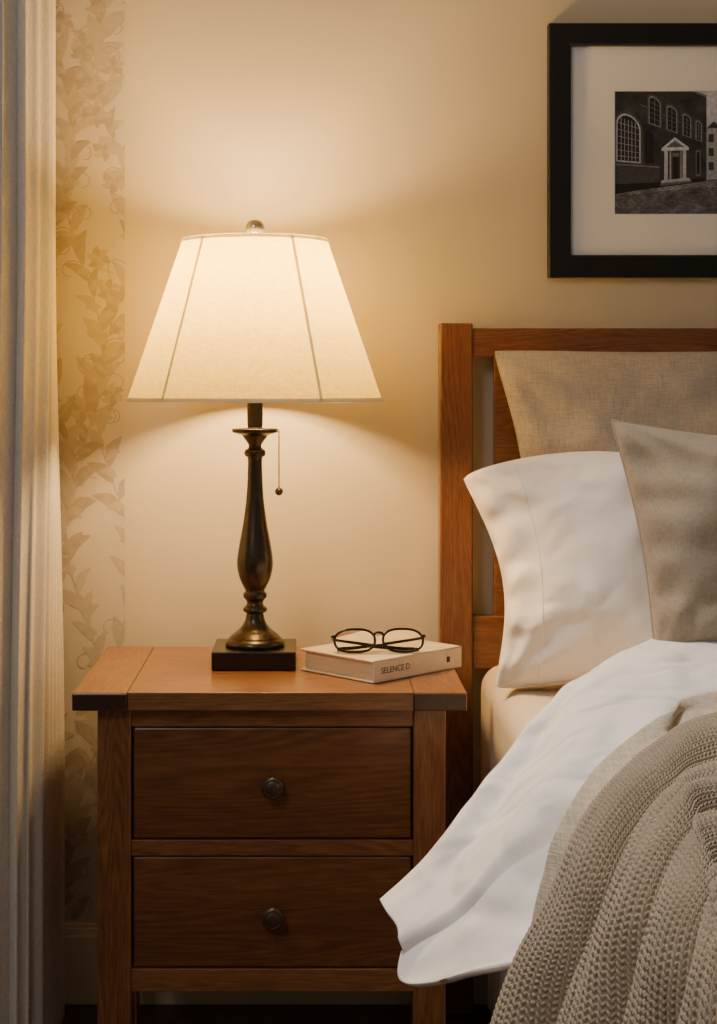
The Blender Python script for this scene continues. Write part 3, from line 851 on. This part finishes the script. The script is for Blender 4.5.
ra = np.clip(a/0.19, 0, 1)
disp -= 0.064*(1-np.sqrt(np.clip(1-(1-ra)**2, 0, 1)))*(1-0.6*sstep(bq, .7, 1))
disp += 0.018*(1-sstep(bq, .7, .95))*np.sin(np.pi*np.clip(a/0.7, 0, 1))
edge_a = 0.72-0.17*sstep(bq, 0.45, 0.95)
disp += 0.012*(1-sstep((a-edge_a)/0.022, -1, 1))
disp -= 0.010*sstep(a, .7, .85)*(1-sstep(bq, .6, .8))
g2 = g+Nn*disp[:, :, None]
dv = mk("duvet", g2.reshape(-1, 3), grid_faces(NA, NB, fl_), duvet_m, smooth=True)
so = dv.modifiers.new("solid", 'SOLIDIFY'); so.thickness = 0.008; so.offset = -1
tag(dv, "thick white cotton duvet folded back and hanging off the bed", "duvet")

# ---- coverlet
def prow(d):
    return [(1.25, Y(d), .690), (0.95, Y(d), .690), (0.66, Y(d), .688), (0.48, Y(d), .684), (0.37, Y(d), .676), (0.322, Y(d), .645), (0.304, Y(d), .58), (0.299, Y(d), .46), (0.295, Y(d), .34)]
C0 = [(1.25, Y(2.2), .722), (0.95, Y(2.15), .722), P(717,697,1.99), P(660,722,1.87), P(605,764,1.78), P(567,819,1.71), P(549,871,1.685), P(536,925,1.675), P(530,990,1.67)]
C1 = [(1.25, Y(2.05), .712), (0.95, Y(2.0), .712), P(717,732,1.89), P(668,756,1.79), P(620,798,1.71), P(585,850,1.67), P(567,902,1.65), P(555,960,1.64), P(547,1030,1.63)]
g = surf([C0, C1, prow(1.6), prow(1.3), prow(1.0), prow(0.84)], 90, 150)
Nn = normals(g); fl_ = Nn[40, 20, 2] < 0
if fl_: Nn = -Nn
g = g+Nn*(0.003*nz(g, 9, 2)+0.002*nz(g, 26, 4))[:, :, None]
cv = mk("coverlet", g.reshape(-1, 3), grid_faces(90, 150, fl_), cover_m, smooth=True)
so = cv.modifiers.new("solid", 'SOLIDIFY'); so.thickness = 0.008; so.offset = -1
tag(cv, "cream woven coverlet spread over the bed beneath the throw", "blanket")

# ---- chunky knit throw : rows are the crests of the rolls
T0 = [(0.88, Y(1.95), .740), (0.68, Y(1.91), .740), P(717,718,1.855), P(655,749,1.77), P(608,792,1.697), P(576,840,1.64), P(552,898,1.62), P(519,964,1.61), P(495,1032,1.60), P(479,1105,1.60)]
T1 = [(0.88, Y(1.72), .742), (0.64, Y(1.68), .742), P(717,768,1.60), P(674,794,1.545), P(639,834,1.505), P(611,888,1.47), P(590,950,1.45), P(574,1018,1.43), P(564,1086,1.42), P(557,1150,1.41)]
T2 = [(0.88, Y(1.52), .743), (0.60, Y(1.49), .743), P(722,815,1.42), P(696,840,1.37), P(668,882,1.33), P(648,936,1.30), P(636,999,1.29), P(628,1061,1.28), P(623,1120,1.27), P(620,1180,1.26)]
T3 = [(0.88, Y(1.34), .745), (0.56, Y(1.31), .745), P(736,872,1.25), P(715,910,1.20), P(696,967,1.16), P(683,1031,1.145), P(675,1095,1.13), P(671,1160,1.125), P(668,1230,1.12), P(666,1300,1.11)]
T4 = [(0.88, Y(1.16), .748), (0.52, Y(1.13), .748), P(765,945,1.08), P(742,1000,1.04), P(726,1060,1.02), P(716,1130,1.01), P(710,1200,1.0), P(706,1270,.99), P(703,1340,.99), P(701,1410,.985)]
T5 = [(0.88, Y(.98), .745), (0.50, Y(.96), .745), P(810,1040,.91), P(788,1100,.88), P(775,1180,.87), P(767,1250,.865), P(762,1320,.86), P(758,1390,.86), P(754,1460,.86), P(752,1530,.86)]
Tm = [(x+0.012*(k > 3), y+0.15, z-0.006) for k, (x, y, z) in enumerate(T0)]
NT, NS = 1400, 1000
tlo, thi = 0.56, 5.3
tu = np.linspace(tlo, thi, NT)
tv = tu+0.10*np.sin(2*np.pi*tu)
def surf_t(ctrl, tvals, m):
    Pc = np.asarray(ctrl, float); k = len(Pc)
    ext = np.concatenate([[2*Pc[0]-Pc[1]], Pc, [2*Pc[-1]-Pc[-2]]])
    i = np.clip(tvals.astype(int), 0, k-2); f = (tvals-i)[:, None, None]
    a, b, c, d = ext[i], ext[i+1], ext[i+2], ext[i+3]
    q = 0.5*((2*b)+(-a+c)*f+(2*a-5*b+4*c-d)*f*f+(-a+3*b-3*c+d)*f**3)
    return cr(q.transpose(1, 0, 2), m).transpose(1, 0, 2)
g = surf_t([Tm, T0, T1, T2, T3, T4, T5], tv, NS)
Nn = normals(g); fl_ = Nn[300, 20, 2] < 0
if fl_: Nn = -Nn
Ns = blur_axis(Nn, 105, 1); Ns = blur_axis(Ns, 60, 0); Ns /= np.linalg.norm(Ns, axis=2, keepdims=True)
t = tv[:, None]; s = np.linspace(0, 1, NS)[None, :]
wob = 0.05*np.sin(s*8+1)+0.035*np.sin(s*15+t)
tt = t+wob*np.clip((t-0.6)*2, 0, 1)
u_ = ((tt+0.5) % 1.0)*2-1
fold = np.sqrt(np.clip(1-np.abs(u_)**1.8*0.985, 0, 1))
Hh = 0.080*(0.94+0.12*np.sin(s*6+np.round(tt)*2.1))
bend = 1-0.50*np.exp(-((s-0.36)/0.14)**2)*sstep(t, 0.8, 2.2)
Hh = Hh*bend*(1-0.25*sstep(t, 2.6, 3.6))*(0.65+0.35*sstep(t, .9, 1.4))
tk = tt*2+0.55+0.12*np.sin(s*5+t*2)
u2 = ((tk+0.5) % 1.0)*2-1
fold2 = np.sqrt(np.clip(1-np.abs(u2)**2*0.98, 0, 1))
h2 = 0.020*bend*(0.6+0.4*np.sin(s*4+np.round(tt)*3))*sstep(fold, 0.45, 0.8)*sstep(t, .95, 1.2)
g = g-Ns*(Hh*(1-fold)+h2*(1-fold2))[:, :, None]
Nn2 = normals(g)
if fl_: Nn2 = -Nn2
Nn2[np.sum(Nn2*Ns, axis=2) < 0] *= -1
dt = np.linalg.norm(np.diff(g, axis=0), axis=2)[:, 240:640].mean(1); at = np.concatenate([[0], np.cumsum(dt)])[:, None]
ds = np.linalg.norm(np.diff(g, axis=1), axis=2); as_ = np.concatenate([np.zeros((NT, 1)), np.cumsum(ds, axis=1)], axis=1)
as_ = blur_axis(as_, 70, 0)
cw, rh = 0.0092, 0.0066
irr = nz(g[::10, ::10], 14, 6); irr = np.kron(irr, np.ones((10, 10)))[:NT, :NS]; irr = blur_axis(blur_axis(irr, 8, 0), 8, 1)
c = at/cw+0.6*irr; fcx = np.abs((c % 1)-0.5)
ph = as_/rh+fcx*1.5+0.15*np.sin(c*2.1)+0.9*irr
leg = np.clip(1-((fcx-0.25)/0.27)**2, 0, 1)**0.5
st = (0.5+0.5*np.cos(2*np.pi*ph))**0.6
kn = 0.0040*leg*(0.30+0.70*st)*sstep(fold, 0.2, 0.5)*(1+0.5*irr)
g = g+Nn2*kn[:, :, None]
th = mk("throw_blanket", g.reshape(-1, 3), grid_faces(NT, NS, fl_), yarn, smooth=True)
tag(th, "chunky knitted taupe throw draped in folds over the bed", "blanket")

# ---------------------------------------------------------------- lights
w_ = bpy.data.worlds.new("world"); bpy.context.scene.world = w_; w_.use_nodes = True
bg = w_.node_tree.nodes["Background"]; bg.inputs[0].default_value = (1, .92, .83, 1); bg.inputs[1].default_value = 0.112
def area(name, loc, target, size, e, col):
    l = bpy.data.lights.new(name, 'AREA'); l.energy = e; l.size = size; l.color = col
    o = bpy.data.objects.new(name, l); o.location = loc; COL.objects.link(o)
    o.rotation_euler = (Vector(target)-Vector(loc)).to_track_quat('-Z', 'Y').to_euler()
area("room_fill", (-0.9, -2.6, 2.35), (0.2, -0.7, 0.7), 0.7, 12, (1, .95, .90))  # added soft fill from the front left, out of view; no real fixture
l = bpy.data.lights.new("bed_fill_spot", 'SPOT'); l.energy = 118; l.color = (1, .95, .90); l.spot_size = math.radians(72); l.spot_blend = 0.9; l.shadow_soft_size = 0.12  # unseen spot added to brighten the bedding and model its folds, not a fixture
o = bpy.data.objects.new("bed_fill_spot", l); o.location = (-0.30, -0.62, 2.5); COL.objects.link(o)
o.rotation_euler = (Vector((0.62, -1.30, 0.6))-Vector(o.location)).to_track_quat('-Z', 'Y').to_euler()
